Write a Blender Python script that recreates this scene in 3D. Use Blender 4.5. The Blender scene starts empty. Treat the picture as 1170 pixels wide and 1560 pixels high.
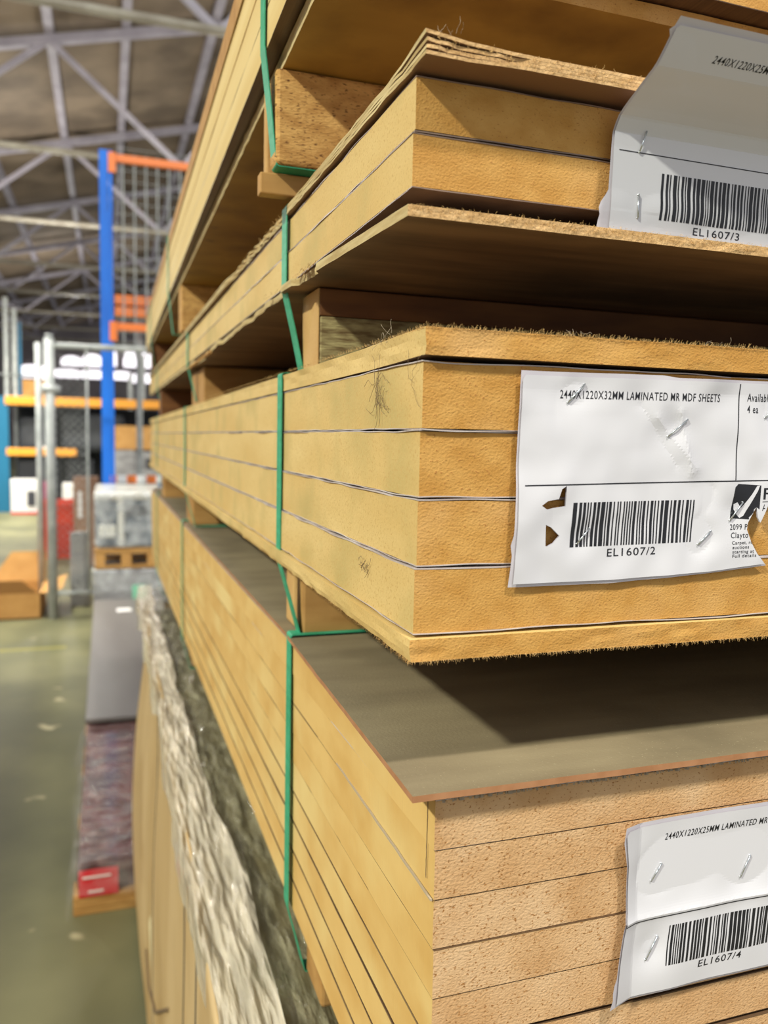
import bpy, math, random
from mathutils import Vector, Matrix, noise, geometry
R = random.Random(7)
PI = math.pi

# ------------------------------------------------------------------ camera, world, lights, exposure
scn = bpy.context.scene
col = scn.collection
FPX, YAW, PIT, ROL = 1236.1, 0.3302, 0.0924, 0.0216
fw = Vector((math.sin(YAW)*math.cos(PIT), math.cos(YAW)*math.cos(PIT), -math.sin(PIT)))
rt = Vector((math.cos(YAW), -math.sin(YAW), 0)); up = rt.cross(fw)
r2 = math.cos(ROL)*rt + math.sin(ROL)*up; u2 = -math.sin(ROL)*rt + math.cos(ROL)*up
cam_data = bpy.data.cameras.new('camera'); cam = bpy.data.objects.new('camera', cam_data); col.objects.link(cam)
cam.matrix_world = Matrix(((r2.x, u2.x, -fw.x, 0), (r2.y, u2.y, -fw.y, 0), (r2.z, u2.z, -fw.z, 0), (0, 0, 0, 1)))
cam_data.sensor_fit = 'VERTICAL'; cam_data.sensor_height = 24.0; cam_data.lens = 24.0*FPX/1560.0
cam_data.clip_start = 0.02; cam_data.clip_end = 200
cam_data.dof.use_dof = True; cam_data.dof.focus_distance = 0.44; cam_data.dof.aperture_fstop = cam_data.lens/3.4
scn.camera = cam
scn.view_settings.view_transform = 'Standard'; scn.view_settings.look = 'None'
scn.view_settings.exposure = 0.0; scn.view_settings.gamma = 1.0; scn.view_settings.use_curve_mapping = False
w = bpy.data.worlds.new('world'); scn.world = w; w.use_nodes = True
w.node_tree.nodes['Background'].inputs[0].default_value = (0.90, 0.93, 1.0, 1)
w.node_tree.nodes['Background'].inputs[1].default_value = 0.62

def area(name, loc, target, size, power, color):
    d = bpy.data.lights.new(name, 'AREA'); d.shape = 'DISK'; d.size = size; d.energy = power; d.color = color
    o = bpy.data.objects.new(name, d); col.objects.link(o); o.location = loc
    o.rotation_euler = (Vector(target)-Vector(loc)).to_track_quat('-Z', 'Y').to_euler()
    return o
area('high_bay_light_left', (-6.9, -3.1, 5.7), (.2, 1.0, 0), .45, 980, (.99, 1.0, .88))
area('high_bay_light_overhead', (.9, -3.1, 6.6), (.3, .8, 0), .45, 430, (1.0, .95, .90))
for i, (x, y) in enumerate(((-3.5, 10.0), (-1.0, 16.0), (-1.0, 27.0), (2.5, 10.0))):  # fill lamps without fixtures, added to brighten the roof and background
    d = bpy.data.lights.new('aisle_fill_light', 'POINT'); d.energy = 290; d.shadow_soft_size = .25; d.color = (1.0, .96, .90)
    o = bpy.data.objects.new('aisle_fill_light', d); col.objects.link(o); o.location = (x, y, 2.9)
for (x, y, e) in ((-2.0, 12.5, 260), (-1.6, 6.3, 75)):  # added downward fill lamps, spread limited to lift only mid and far floor
    o = area('aisle_fill_light', (x, y, 3.6), (x+.1, y, -1.3), .6, e, (1.0, .98, .90)); o.data.spread = math.radians(95 if y > 10 else 62)

# ------------------------------------------------------------------ materials
def S(c):
    f = lambda v: v/12.92 if v <= .04045 else ((v+.055)/1.055)**2.4
    return tuple(f(v/255.0) for v in c) + (1,)
def mat(name, c, rough=.6, c2=None, nscale=30., stretch=(1, 1, 1), lo=.35, hi=.65, bump=0., bscale=400., bstretch=None,
        metal=0., coat=0., speck=None, sscale=500., sth=.62, emit=None, alpha=None, c3=None, n3=6., detail=4., spec=.5, sheen=0.):
    m = bpy.data.materials.new(name); m.use_nodes = True; nt = m.node_tree; N = nt.nodes; Lk = nt.links
    b = N['Principled BSDF']; b.inputs['Roughness'].default_value = rough; b.inputs['Metallic'].default_value = metal
    b.inputs['Base Color'].default_value = S(c); b.inputs['Specular IOR Level'].default_value = spec
    if coat: b.inputs['Coat Weight'].default_value = coat; b.inputs['Coat Roughness'].default_value = .08
    tc = N.new('ShaderNodeTexCoord'); oi = N.new('ShaderNodeObjectInfo')
    add = N.new('ShaderNodeVectorMath'); add.operation = 'ADD'
    mul = N.new('ShaderNodeMath'); mul.operation = 'MULTIPLY'; mul.inputs[1].default_value = 7.0
    Lk.new(oi.outputs['Random'], mul.inputs[0]); Lk.new(tc.outputs['Object'], add.inputs[0]); Lk.new(mul.outputs[0], add.inputs[1])
    def tex(scale, st, det=4., dist=0.):
        mp = N.new('ShaderNodeMapping'); mp.inputs['Scale'].default_value = st
        Lk.new(add.outputs[0], mp.inputs[0]); n = N.new('ShaderNodeTexNoise')
        n.inputs['Scale'].default_value = scale; n.inputs['Detail'].default_value = det; n.inputs['Distortion'].default_value = dist
        Lk.new(mp.outputs[0], n.inputs['Vector']); return n.outputs[0]
    def ramp(src, a, z, ca, cz):
        r = N.new('ShaderNodeValToRGB'); r.color_ramp.elements[0].position = a; r.color_ramp.elements[1].position = z
        r.color_ramp.elements[0].color = ca; r.color_ramp.elements[1].color = cz; Lk.new(src, r.inputs[0]); return r.outputs[0]
    def mix(fac, a, bb, fconst=None):
        x = N.new('ShaderNodeMix'); x.data_type = 'RGBA'
        if fac is not None: Lk.new(fac, x.inputs[0])
        else: x.inputs[0].default_value = fconst
        for s_, i_ in ((a, 6), (bb, 7)):
            if isinstance(s_, tuple): x.inputs[i_].default_value = s_
            else: Lk.new(s_, x.inputs[i_])
        return x.outputs[2]
    cc = S(c)
    if c2: cc = ramp(tex(nscale, stretch, detail), lo, hi, S(c), S(c2))
    if c3: cc = mix(ramp(tex(n3, (1, 1, 1), 5.), .50, .72, (0, 0, 0, 1), (1, 1, 1, 1)), cc, S(c3))
    if speck: cc = mix(ramp(tex(sscale, bstretch or (1, 1, 1), 2.), sth, sth+.06, (0, 0, 0, 1), (1, 1, 1, 1)), cc, S(speck))
    if not isinstance(cc, tuple): Lk.new(cc, b.inputs['Base Color'])
    if bump:
        bp = N.new('ShaderNodeBump'); bp.inputs['Strength'].default_value = 1.0; bp.inputs['Distance'].default_value = bump
        Lk.new(tex(bscale, bstretch or (1, 1, 1), 3.), bp.inputs['Height']); Lk.new(bp.outputs[0], b.inputs['Normal'])
    if emit: b.inputs['Emission Color'].default_value = S(c); b.inputs['Emission Strength'].default_value = emit
    if alpha is not None: b.inputs['Alpha'].default_value = alpha
    if sheen: b.inputs['Sheen Weight'].default_value = sheen
    return m
M = {}
# board faces: side = long edge (pale, yellower), end = short end (redder)
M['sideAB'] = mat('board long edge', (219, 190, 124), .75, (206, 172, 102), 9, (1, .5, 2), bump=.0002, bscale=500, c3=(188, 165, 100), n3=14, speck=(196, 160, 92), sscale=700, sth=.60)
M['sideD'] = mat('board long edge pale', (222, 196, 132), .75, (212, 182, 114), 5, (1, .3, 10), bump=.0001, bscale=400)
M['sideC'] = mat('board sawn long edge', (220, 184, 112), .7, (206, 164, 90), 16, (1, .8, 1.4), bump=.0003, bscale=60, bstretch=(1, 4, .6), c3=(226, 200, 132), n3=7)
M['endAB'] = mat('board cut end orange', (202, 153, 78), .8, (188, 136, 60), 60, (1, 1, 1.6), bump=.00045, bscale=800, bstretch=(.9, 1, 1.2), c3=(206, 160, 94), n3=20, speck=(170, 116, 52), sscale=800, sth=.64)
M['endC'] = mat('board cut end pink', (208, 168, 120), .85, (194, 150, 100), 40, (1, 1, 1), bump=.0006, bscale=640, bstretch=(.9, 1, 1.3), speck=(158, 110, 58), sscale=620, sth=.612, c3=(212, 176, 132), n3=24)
M['hidden'] = mat('board face', (150, 124, 82), .7)
M['lam'] = mat('pale laminate', (206, 196, 190), .35, (176, 160, 152), 40, bump=.0001, bscale=90)
M['lamA'] = mat('brown laminate', (146, 122, 104), .4, (120, 98, 84), 40)
M['olive'] = mat('load top board', (128, 116, 78), .6, (100, 90, 58), 6, (1, .4, 1))
M['joint'] = mat('board joint skin', (96, 70, 44), .7)
M['lamdark'] = mat('walnut laminate', (92, 68, 46), .35, (66, 46, 30), 30, (20, .5, 1))
M['under'] = mat('raw board underside', (178, 144, 66), .5, (156, 122, 50), 5, (1, 3, 1), c3=(124, 94, 40), n3=11, speck=(84, 56, 28), sscale=26, sth=.735)
M['underA'] = mat('plywood underside', (150, 116, 78), .6, (112, 84, 54), 7, (1, 6, 1), c3=(96, 72, 46), n3=9)
M['coverC'] = mat('dusty hardboard top', (146, 132, 100), .75, (124, 110, 82), 6, (1, 4, 1), bump=.0002, bscale=600, c3=(112, 100, 74), n3=9, speck=(160, 148, 116), sscale=700, sth=.68)
M['edgeply'] = mat('frayed ply edge', (214, 176, 122), .85, (190, 150, 96), 90, (1, 1, 5), bump=.0008, bscale=500)
M['edgeplyside'] = mat('ply long edge', (206, 186, 134), .85, (176, 150, 96), 60, (1, .3, 4), bump=.0005, bscale=300)
M['edgeC'] = mat('hardboard edge', (176, 126, 86), .8, (160, 110, 70), 90)
M['purple'] = mat('kraft underside', (150, 116, 88), .5, (140, 104, 76), 10)
M['osb'] = mat('particle board', (222, 174, 100), .8, (192, 142, 74), 60, (1, 1, 2.2), bump=.0008, bscale=340, bstretch=(.7, 1, 2.2), speck=(112, 70, 30), sscale=330, sth=.60)
M['osb2'] = mat('pressed strand board', (190, 176, 120), .8, (122, 100, 60), 60, (1, 1, 4), bump=.0008, bscale=200, bstretch=(.5, 1, 4))
M['mdfpale'] = mat('bearer board', (206, 168, 104), .8, (192, 150, 88), 20, bump=.0003)
M['pine'] = mat('bearer timber', (190, 146, 82), .75, (168, 122, 62), 10, (1, 5, 5), bump=.0003, bscale=100)
M['redwood'] = mat('brown bearer board', (128, 82, 34), .7, (104, 62, 24), 14, (1, 5, 5))
M['fuzz'] = mat('wood fibre', (206, 168, 106), .9)
M['lint'] = mat('dust lint', (120, 100, 72), .95)
M['lintpale'] = mat('pale lint', (176, 160, 134), .95)
M['strap'] = mat('green polyester band', (66, 170, 128), .55, (50, 152, 110), 50, (1, 1, 4), bump=.00012, bscale=300, spec=.35)
M['white'] = mat('label paper', (216, 214, 216), .36, coat=.2)
M['sleeve'] = mat('label sleeve', (206, 200, 204), .45)
M['ink'] = mat('black ink', (26, 26, 30), .45)
M['inkgrey'] = mat('grey ink', (60, 60, 66), .45)
M['steel'] = mat('staple wire', (205, 210, 212), .22, metal=.9)
M['film'] = None
M['concrete'] = mat('concrete floor', (124, 121, 86), .55, (92, 91, 64), 1.6, c3=(80, 80, 58), n3=.7, bump=.0006, bscale=40, speck=(176, 166, 130), sscale=6, sth=.70, spec=.35)
M['roof'] = mat('roof sheeting', (138, 122, 102), .7, (112, 98, 82), 1.2, c3=(96, 84, 70), n3=.6)
M['roofsteel'] = mat('painted roof steel', (172, 166, 174), .6, (150, 144, 152), 3)
M['tie'] = mat('tie tube', (166, 160, 144), .5, (140, 132, 116), 4)
M['galv'] = mat('galvanised tube', (176, 178, 174), .5, (150, 154, 150), 12)
M['blue'] = mat('blue rack steel', (0, 116, 226), .55, (4, 98, 200), 2)
M['teal'] = mat('teal rack steel', (20, 104, 138), .45)
M['orange'] = mat('orange beam', (240, 128, 54), .45)
M['amber'] = mat('amber beam', (236, 160, 50), .45)
M['red'] = mat('red bin plastic', (226, 62, 26), .45)
M['reddark'] = mat('red bin face', (192, 48, 24), .5)
M['card'] = mat('cardboard', (196, 148, 84), .8, (180, 132, 70), 8)
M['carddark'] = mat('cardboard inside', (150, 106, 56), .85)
M['cardbrown'] = mat('brown carton', (158, 122, 96), .8, (140, 104, 80), 6)
M['tan'] = mat('tan packing board', (206, 178, 128), .6, (190, 160, 108), 6, (1, 1, .3), c3=(178, 146, 94), n3=5, bump=.004, bscale=6, bstretch=(1, 2, .5))
M['cream'] = mat('torn paper', (240, 228, 180), .7)
M['grey'] = mat('grey panel', (124, 118, 112), .45, (108, 102, 98), 3, (1, .3, 1))
M['wrapgrey'] = mat('wrapped grey', (158, 156, 154), .3, (124, 122, 122), 5, (1, 1, 3), bump=.01, bscale=14, bstretch=(1, 1, 3))
M['burg'] = mat('burgundy wrap', (104, 52, 48), .22, (62, 28, 28), 9, (1, 1, 1), bump=.012, bscale=30, bstretch=(.6, 1.6, 1), c3=(124, 88, 80), n3=12, coat=.4)
M['redlabel'] = mat('red label', (206, 34, 44), .4)
M['goodswhite'] = mat('white goods', (222, 220, 208), .4, (196, 192, 180), 5)
M['goodsdark'] = mat('dark panel', (112, 122, 130), .35, (74, 82, 92), 7, (1, 1, 2))
M['black'] = mat('black goods', (40, 42, 46), .5)
M['mint'] = mat('mint label', (130, 204, 166), .6)
M['boxwhite'] = mat('white carton', (232, 228, 222), .6)
M['pinkish'] = mat('magenta carton', (150, 50, 90), .6)
M['dark'] = mat('dark stock', (66, 68, 70), .6, (44, 46, 50), 5)
M['window'] = mat('daylit glazing', (255, 250, 255), .5, emit=1.7)
M['wall'] = mat('far wall', (138, 130, 130), .7, (116, 108, 110), 1)
M['yellow'] = mat('yellow floor paint', (140, 134, 66), .6)
M['barrier'] = mat('white barrier', (236, 236, 230), .5)
M['hole'] = mat('tear shadow edge', (214, 208, 210), .6)

def film_mat(name, tint, alpha_lo, alpha_hi, scale, st=(1, 1, 1), bd=.006):
    m = bpy.data.materials.new(name); m.use_nodes = True; N = m.node_tree.nodes; Lk = m.node_tree.links
    b = N['Principled BSDF']; b.inputs['Base Color'].default_value = S(tint); b.inputs['Roughness'].default_value = .16
    b.inputs['Specular IOR Level'].default_value = .6; b.inputs['Coat Weight'].default_value = .15
    tc = N.new('ShaderNodeTexCoord'); mp = N.new('ShaderNodeMapping'); mp.inputs['Scale'].default_value = st
    n = N.new('ShaderNodeTexNoise'); n.inputs['Scale'].default_value = scale; n.inputs['Detail'].default_value = 6
    r = N.new('ShaderNodeMapRange'); r.inputs[1].default_value = .35; r.inputs[2].default_value = .65
    r.inputs[3].default_value = alpha_lo; r.inputs[4].default_value = alpha_hi
    Lk.new(tc.outputs['Object'], mp.inputs[0]); Lk.new(mp.outputs[0], n.inputs['Vector']); Lk.new(n.outputs[0], r.inputs[0]); Lk.new(r.outputs[0], b.inputs['Alpha'])
    bp = N.new('ShaderNodeBump'); bp.inputs['Distance'].default_value = bd; Lk.new(n.outputs[0], bp.inputs['Height']); Lk.new(bp.outputs[0], b.inputs['Normal'])
    return m
M['film'] = film_mat('stretch film', (226, 214, 188), .55, .96, 22, (5, .6, 1), .008)
M['filmclear'] = film_mat('clear wrap film', (214, 206, 200), .0, .20, 18, (.6, 1.6, 1), .012)
M['filmolive'] = film_mat('single film layer', (176, 168, 132), .12, .62, 26, (3, .8, 1), .014)
M['filmthin'] = film_mat('thin wrap film', (222, 224, 222), .10, .55, 12)

# ------------------------------------------------------------------ mesh helpers
def link(name, me, mats, parent=None, loc=None):
    o = bpy.data.objects.new(name, me); col.objects.link(o)
    for m in (mats if isinstance(mats, (list, tuple)) else [mats]): me.materials.append(M[m])
    if parent: o.parent = parent
    if loc is not None: o.location = loc
    return o
def mesh(name, V, F, mats, parent=None, mi=None, smooth=False, loc=None):
    me = bpy.data.meshes.new(name); me.from_pydata([tuple(v) for v in V], [], F); me.update()
    if mi:
        for p, k in zip(me.polygons, mi): p.material_index = k
    if smooth:
        for p in me.polygons: p.use_smooth = True
    return link(name, me, mats, parent, loc)
def tag(o, label, cat, group=None, kind=None):
    o['label'] = label; o['category'] = cat
    if group: o['group'] = group
    if kind: o['kind'] = kind
    return o
def struct(o): o['kind'] = 'structure'; return o
def empty(name, loc, label, cat, group=None):
    o = bpy.data.objects.new(name, None); col.objects.link(o); o.location = loc; o.empty_display_size = .05
    return tag(o, label, cat, group)
def box_geo(x0, x1, y0, y1, z0, z1):
    V = [(x, y, z) for x in (x0, x1) for y in (y0, y1) for z in (z0, z1)]
    F = [(0, 1, 3, 2), (4, 6, 7, 5), (0, 4, 5, 1), (2, 3, 7, 6), (0, 2, 6, 4), (1, 5, 7, 3)]
    return V, F
class MB:
    def __init__(s): s.V = []; s.F = []
    def add(s, V, F):
        n = len(s.V); s.V += [tuple(v) for v in V]; s.F += [tuple(i+n for i in f) for f in F]; return s
    def box(s, *a): return s.add(*box_geo(*a))
    def bar(s, p, q, r, n=8, square=False):
        p = Vector(p); q = Vector(q); d = (q-p).normalized(); a = d.orthogonal().normalized()
        if square: n = 4; a = (Vector((0, 0, 1)) if abs(d.z) < .9 else Vector((1, 0, 0))).cross(d).normalized(); a = (a + d.cross(a)).normalized()
        b = d.cross(a); V = []
        for c in (p, q):
            for i in range(n):
                t = 2*PI*i/n; V.append(c + r*(math.cos(t)*a+math.sin(t)*b))
        F = [(i, (i+1) % n, n+(i+1) % n, n+i) for i in range(n)] + [tuple(range(n))[::-1], tuple(range(n, 2*n))]
        return s.add(V, F)
    def path(s, pts, r, n=5, taper=False):
        for i in range(len(pts)-1): s.bar(pts[i], pts[i+1], r*(1-.8*i/len(pts) if taper else 1), n)
        return s
    def build(s, name, m, parent=None, smooth=False, bevel=0):
        o = mesh(name, s.V, s.F, m, parent, smooth=smooth)
        if bevel:
            md = o.modifiers.new('bevel', 'BEVEL'); md.width = bevel; md.segments = 2
        return o
def rbox(name, b, m, parent=None, bevel=.004): return MB().box(*b).build(name, m, parent, bevel=bevel)

def spaced(a, b, fine, n_fine, n_rest):
    """coordinates from a to b, dense near a"""
    out = [a+fine*i/n_fine for i in range(n_fine)]
    out += [a+fine+(b-a-fine)*i/n_rest for i in range(n_rest+1)]
    return out
ZERO = lambda *a: 0.0
def plate(name, x0, x1, y0, y1, z0, z1, mats, parent=None, xs=None, ys=None, fx=ZERO, fy=ZERO, fz=ZERO, yaw=0., tilt=0., org=(0, 0), fzt=None, rows=1, esh=None):
    """solid board on a grid. material slots: 0 faces, 1 long edge (-X), 2 cut end (-Y). fx(y,k) moves the left edge, fy(x,k) the end edge"""
    xs = xs or [x0, x1]; ys = ys or [y0, y1]; nx, ny = len(xs), len(ys); V = []; F = []; mi = []
    lev = [z0+(z1-z0)*k/rows for k in range(rows+1)]
    def P(x, y, z, k):
        wx = max(0., 1-(x-x0)/.03); wy = max(0., 1-(y-y0)/.03)
        X = x + fx(y, k)*wx; Y = y + fy(x, k)*wy
        Z = z + fz(X, Y) + (fzt(X, Y) if (fzt and k == rows) else 0)
        if esh and k not in (0, rows):
            pass
        return (X - yaw*(Y-org[1]), Y, Z + tilt*(Y-org[1]))
    nl = len(lev)
    for k, z in enumerate(lev):
        for x in xs:
            for y in ys: V.append(P(x, y, z, k))
    I = lambda i, j, k: k*nx*ny + i*ny + j
    K = nl-1
    for i in range(nx-1):
        for j in range(ny-1):
            F.append((I(i, j, K), I(i+1, j, K), I(i+1, j+1, K), I(i, j+1, K))); mi.append(0)
            F.append((I(i, j, 0), I(i, j+1, 0), I(i+1, j+1, 0), I(i+1, j, 0))); mi.append(3 if len(mats) > 3 else 0)
    for k in range(K):
        for j in range(ny-1):
            F.append((I(0, j, k), I(0, j, k+1), I(0, j+1, k+1), I(0, j+1, k))); mi.append(1)
            F.append((I(nx-1, j, k), I(nx-1, j+1, k), I(nx-1, j+1, k+1), I(nx-1, j, k+1))); mi.append(1)
        for i in range(nx-1):
            F.append((I(i, 0, k), I(i+1, 0, k), I(i+1, 0, k+1), I(i, 0, k+1))); mi.append(2)
            F.append((I(i, ny-1, k), I(i, ny-1, k+1), I(i+1, ny-1, k+1), I(i+1, ny-1, k))); mi.append(2)
    # drop unused interior grids of middle levels is unnecessary (loose verts only)
    return mesh(name, V, F, mats, parent, mi)
def nz(*a): return noise.noise(Vector(a))

def sheet(label, x, y, zt, t, side, end, lamk, yaw, tilt, seed, group, wob=.0005, lip=.0006, face='hidden', gap=.0011):
    """one laminated board: core plus a laminate skin above and below"""
    root = empty('laminated_sheet', (0, 0, 0), label, 'board', group)
    xs = spaced(x, x+1.22, .3, 14, 3); ys = spaced(y, y+2.44, .5, 22, 14)
    org = (x, y)
    core = plate('core', x, x+1.22, y, y+2.44, zt-t+gap, zt-gap, [face, side, end], root, xs, ys,
                 fx=lambda Y, k: .0004*nz(Y*9, seed, k), fy=lambda X, k: .0003*nz(X*9, seed, k+5), yaw=yaw, tilt=tilt, org=org)
    xs = spaced(x, x+1.22, .3, 60, 6); ys = spaced(y, y+2.44, .55, 90, 40)
    for j, z in enumerate((zt-gap-.0001, zt-t+.0001+gap*.2)):
        l0 = lip if j == 0 else lip*.5
        plate('laminate_skin', x, x+1.22, y, y+2.44, z, z+.00055, [lamk, lamk, lamk], root, xs, ys,
              fx=lambda Y, k: -l0*(.6+1.3*nz(Y*22, seed+j*3, .5))*(1 if Y < y+.6 else .6), fy=lambda X, k: -l0*(.6+1.2*nz(X*25, seed+j, 1.5)),
              fz=lambda X, Y: (wob*nz(X*30, Y*30, seed) if (X < x+.012 or Y < y+.012) else 0), yaw=yaw, tilt=tilt, org=org)
    return root

def fibres(name, parent, gen, n, r=.00016, m='fuzz'):
    b = MB()
    for _ in range(n):
        p, d = gen(); p = Vector(p); d = Vector(d); q = p+d*.5+Vector((R.uniform(-1, 1), R.uniform(-1, 1), R.uniform(-1, 1)))*d.length*.2
        b.bar(p, q, r, 3); b.bar(q, p+d+Vector((0, 0, R.uniform(-1, 1)))*d.length*.3, r*.6, 3)
    o = b.build(name, m, parent); o['kind'] = 'stuff'; return o

# ------------------------------------------------------------------ structure: floor, roof, far wall
FL = -1.35
struct(MB().box(-9, 9, -3, 47, FL-.1, FL).build('floor', 'concrete'))
def ridge(x): return 5.72+.25*(x+.71)
V = []; F = []
nx = 560
for i in range(nx+1):
    y = 8.0+39.0*i/nx
    for x in (-9.0, 9.0): V.append((x, y, ridge(x)+(0.03 if i % 2 else 0)))
for i in range(nx): F.append((2*i, 2*i+1, 2*i+3, 2*i+2))
roof = mesh('ceiling', V, F, 'roof'); md = roof.modifiers.new('thick', 'SOLIDIFY'); md.thickness = .04; struct(roof)
struct(MB().box(-9, 9, 46, 46.2, FL, 8.4).build('wall_far', 'wall'))
# purlins run along the building
for k, x in enumerate((-4.6, -3.3, -2.05, -.71, .33, 1.62, 3.0)):
    tag(MB().box(x-.06, x+.06, 8.2, 45.8, ridge(x)-.16, ridge(x)-.004).build('roof_purlin', 'roofsteel'),
        'grey steel roof purlin along the warehouse, '+['outermost on the left', 'second from the left', 'third from the left', 'just left of the truss joints', 'above the blue rack post', 'near the board stacks', 'beyond the boards'][k],
        'beam', 'roof purlins')
names = ['nearest', 'second nearest', 'third', 'fourth', 'fifth', 'sixth', 'seventh', 'eighth']
for k in range(8):
    Y = 8.6+4.36*k
    t = empty('roof_truss', (0, 0, 0), 'grey steel roof truss with diagonal webs, %s from the camera' % names[k], 'truss', 'roof trusses')
    top = lambda x: ridge(x)-.24
    MB().bar((-8.9, Y, top(-8.9)), (8.9, Y, top(8.9)), .085, square=True).build('top_chord', 'roofsteel', t)
    MB().bar((-8.9, Y, 3.95), (8.9, Y, 4.02), .05).build('bottom_chord', 'tie', t, smooth=True)
    for j in range(-1, 4):
        xn = -.71+3.7*(j-1)
        if abs(xn) > 8.5: continue
        for dx in (-1.87, 1.80):
            MB().bar((xn, Y, top(xn)), (xn+dx, Y, 3.98), .05, square=True).build('web_brace', 'roofsteel', t)
# windows at the far end
wi = 0
for (x0, x1, z0, z1) in ((-4.1, -2.95, 2.62, 3.3), (-2.55, -1.3, 2.72, 3.16), (-1.25, .1, 2.72, 3.16), (.25, 1.3, 2.72, 3.16), (1.35, 2.6, 2.6, 3.1), (-2.2, -1.2, 3.35, 3.85), (-1.15, -.2, 3.35, 4.0), (-.1, .55, 3.4, 4.3), (.9, 1.6, 3.4, 4.35), (1.65, 2.7, 3.4, 4.4)):
    wi += 1
    wroot = bpy.data.objects.new('window_%d' % wi, None); col.objects.link(wroot); struct(wroot)
    n = 10; cx = (x0+x1)/2; arch = z1 > 3.4
    pts = [(x0, z0), (x1, z0)] + [(cx+(x1-x0)/2*math.cos(PI*i/n), z1-(.25 if arch else .1)+(.25 if arch else .1)*math.sin(PI*i/n)) for i in range(n+1)]
    mesh('window_pane', [(x, 45.9, z) for x, z in pts]+[(x, 45.95, z) for x, z in pts], [tuple(range(len(pts)))[::-1], tuple(range(len(pts), 2*len(pts)))]+[(i, (i+1) % len(pts), len(pts)+(i+1) % len(pts), len(pts)+i) for i in range(len(pts))], 'window', wroot)
    MB().box(x0-.05, x1+.05, 45.84, 45.99, z0-.06, z0).build('window_sill', 'roofsteel', wroot)

# painted line on the floor
tag(mesh('painted_floor_line', [(-3.5, 5.30, FL+.002), (-.25, 5.30, FL+.002), (-.25, 5.36, FL+.002), (-3.5, 5.36, FL+.002)], [(0, 1, 2, 3)], 'yellow'), 'faded yellow line painted across the concrete floor', 'floor marking')

# ------------------------------------------------------------------ background racks, fence, stock
t = empty('pallet_rack', (.05, 7.0, FL), 'tall blue upright pallet rack with orange beams behind the wrapped appliances', 'rack')
t.location = (0, 0, 0)
b = MB(); b.box(-.035, .028, 6.98, 7.06, FL, 2.2); b.build('upright_post', 'blue', t)
b = MB(); b.box(.034, .062, 6.98, 7.06, FL, 2.2); b.build('upright_post', 'blue', t)
MB().box(-.06, .09, 6.95, 7.09, FL, FL+.01).build('foot_plate', 'blue', t)
for z in (2.15, .84):
    lb = MB().box(.07, 2.7, 6.98, 7.03, z-.03, z+.028).build('load_beam', 'orange', t, bevel=.004)
    MB().box(.032, .09, 6.965, 6.98, z-.12, z+.035).build('beam_bracket', 'orange', lb, bevel=.003)
for z in (1.278, 1.165):
    MB().box(.09, 2.9, 8.46, 8.52, z-.045, z+.042).build('load_beam', 'orange', t, bevel=.004)
b = MB(); b.box(-.02, .06, 8.45, 8.53, FL, 2.1); b.build('upright_post', 'blue', t)
b = MB()
for i in range(16): b.bar((.17+i*.105, 8.3, .7), (.17+i*.105, 8.3, 2.6), .008, 5)
for i in range(20): b.bar((.1, 8.31, .75+i*.1), (1.8, 8.31, .75+i*.1), .003, 4)
b.build('back_mesh', 'galv', t)
b = MB(); b.box(.30, .36, 8.9, 8.96, FL, 1.15); b.build('rear_post', 'galv', t)

# fence gate
t = empty('chain_link_fence', (0, 0, 0), 'galvanised chain link fence gate with round posts', 'fence')
fence_root = t
b = MB().bar((-.373, 6.19, FL), (-.373, 6.19, .63), .034, 16); b.bar((-.373, 6.19, .63), (-.373, 6.19, .66), .026, 12)
b.build('post', 'galv', t, smooth=True)
MB().bar((-.482, 6.7, -1.35), (-.482, 6.7, .65), .024, 12).build('post', 'galv', t, smooth=True)
MB().bar((-.37, 6.19, .585), (1.6, 6.19, .60), .022, 10).build('top_rail', 'galv', t, smooth=True)
MB().bar((-2.6, 6.75, .42), (-.48, 6.7, .40), .008, 8).build('tension_wire', 'galv', t, smooth=True)
MB().bar((-.37, 6.19, -1.17), (-.10, 6.19, -1.17), .016, 10).build('bottom_rail', 'galv', t, smooth=True)
MB().bar((-.128, 6.19, -1.2), (-.128, 6.19, .6), .009, 10).build('gate_stile', 'galv', t, smooth=True)
MB().bar((-.42, 6.17, .28), (-.30, 6.17, .28), .03, 10).build('hinge', 'galv', t, smooth=True)
b = MB()
for i in range(36):
    for s in (1, -1):
        x0 = -.36; x1 = -.128; z = -1.2+i*.055
        a = (x0, 6.19+.002*s, z) if s > 0 else (x1, 6.19+.002*s, z)
        zz = z+(x1-x0)
        if zz > .6: continue
        q = (x1, 6.19+.002*s, zz) if s > 0 else (x0, 6.19+.002*s, zz)
        b.bar(a, q, .0016, 3)
b.build('wire_mesh', 'galv', t)
t = empty('mesh_panel', (0, 0, 0), 'silver perforated metal panel standing beside the fence gate', 'panel')
rbox('panel_sheet', (-.27, -.125, 6.55, 6.57, FL+.002, -.77), 'wrapgrey', t, .003)
b = MB()
for i in range(30): b.bar((-.268, 6.545, FL+.02+i*.019), (-.127, 6.545, FL+.02+i*.019), .0035, 4)
b.build('ridges', 'galv', t)

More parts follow.
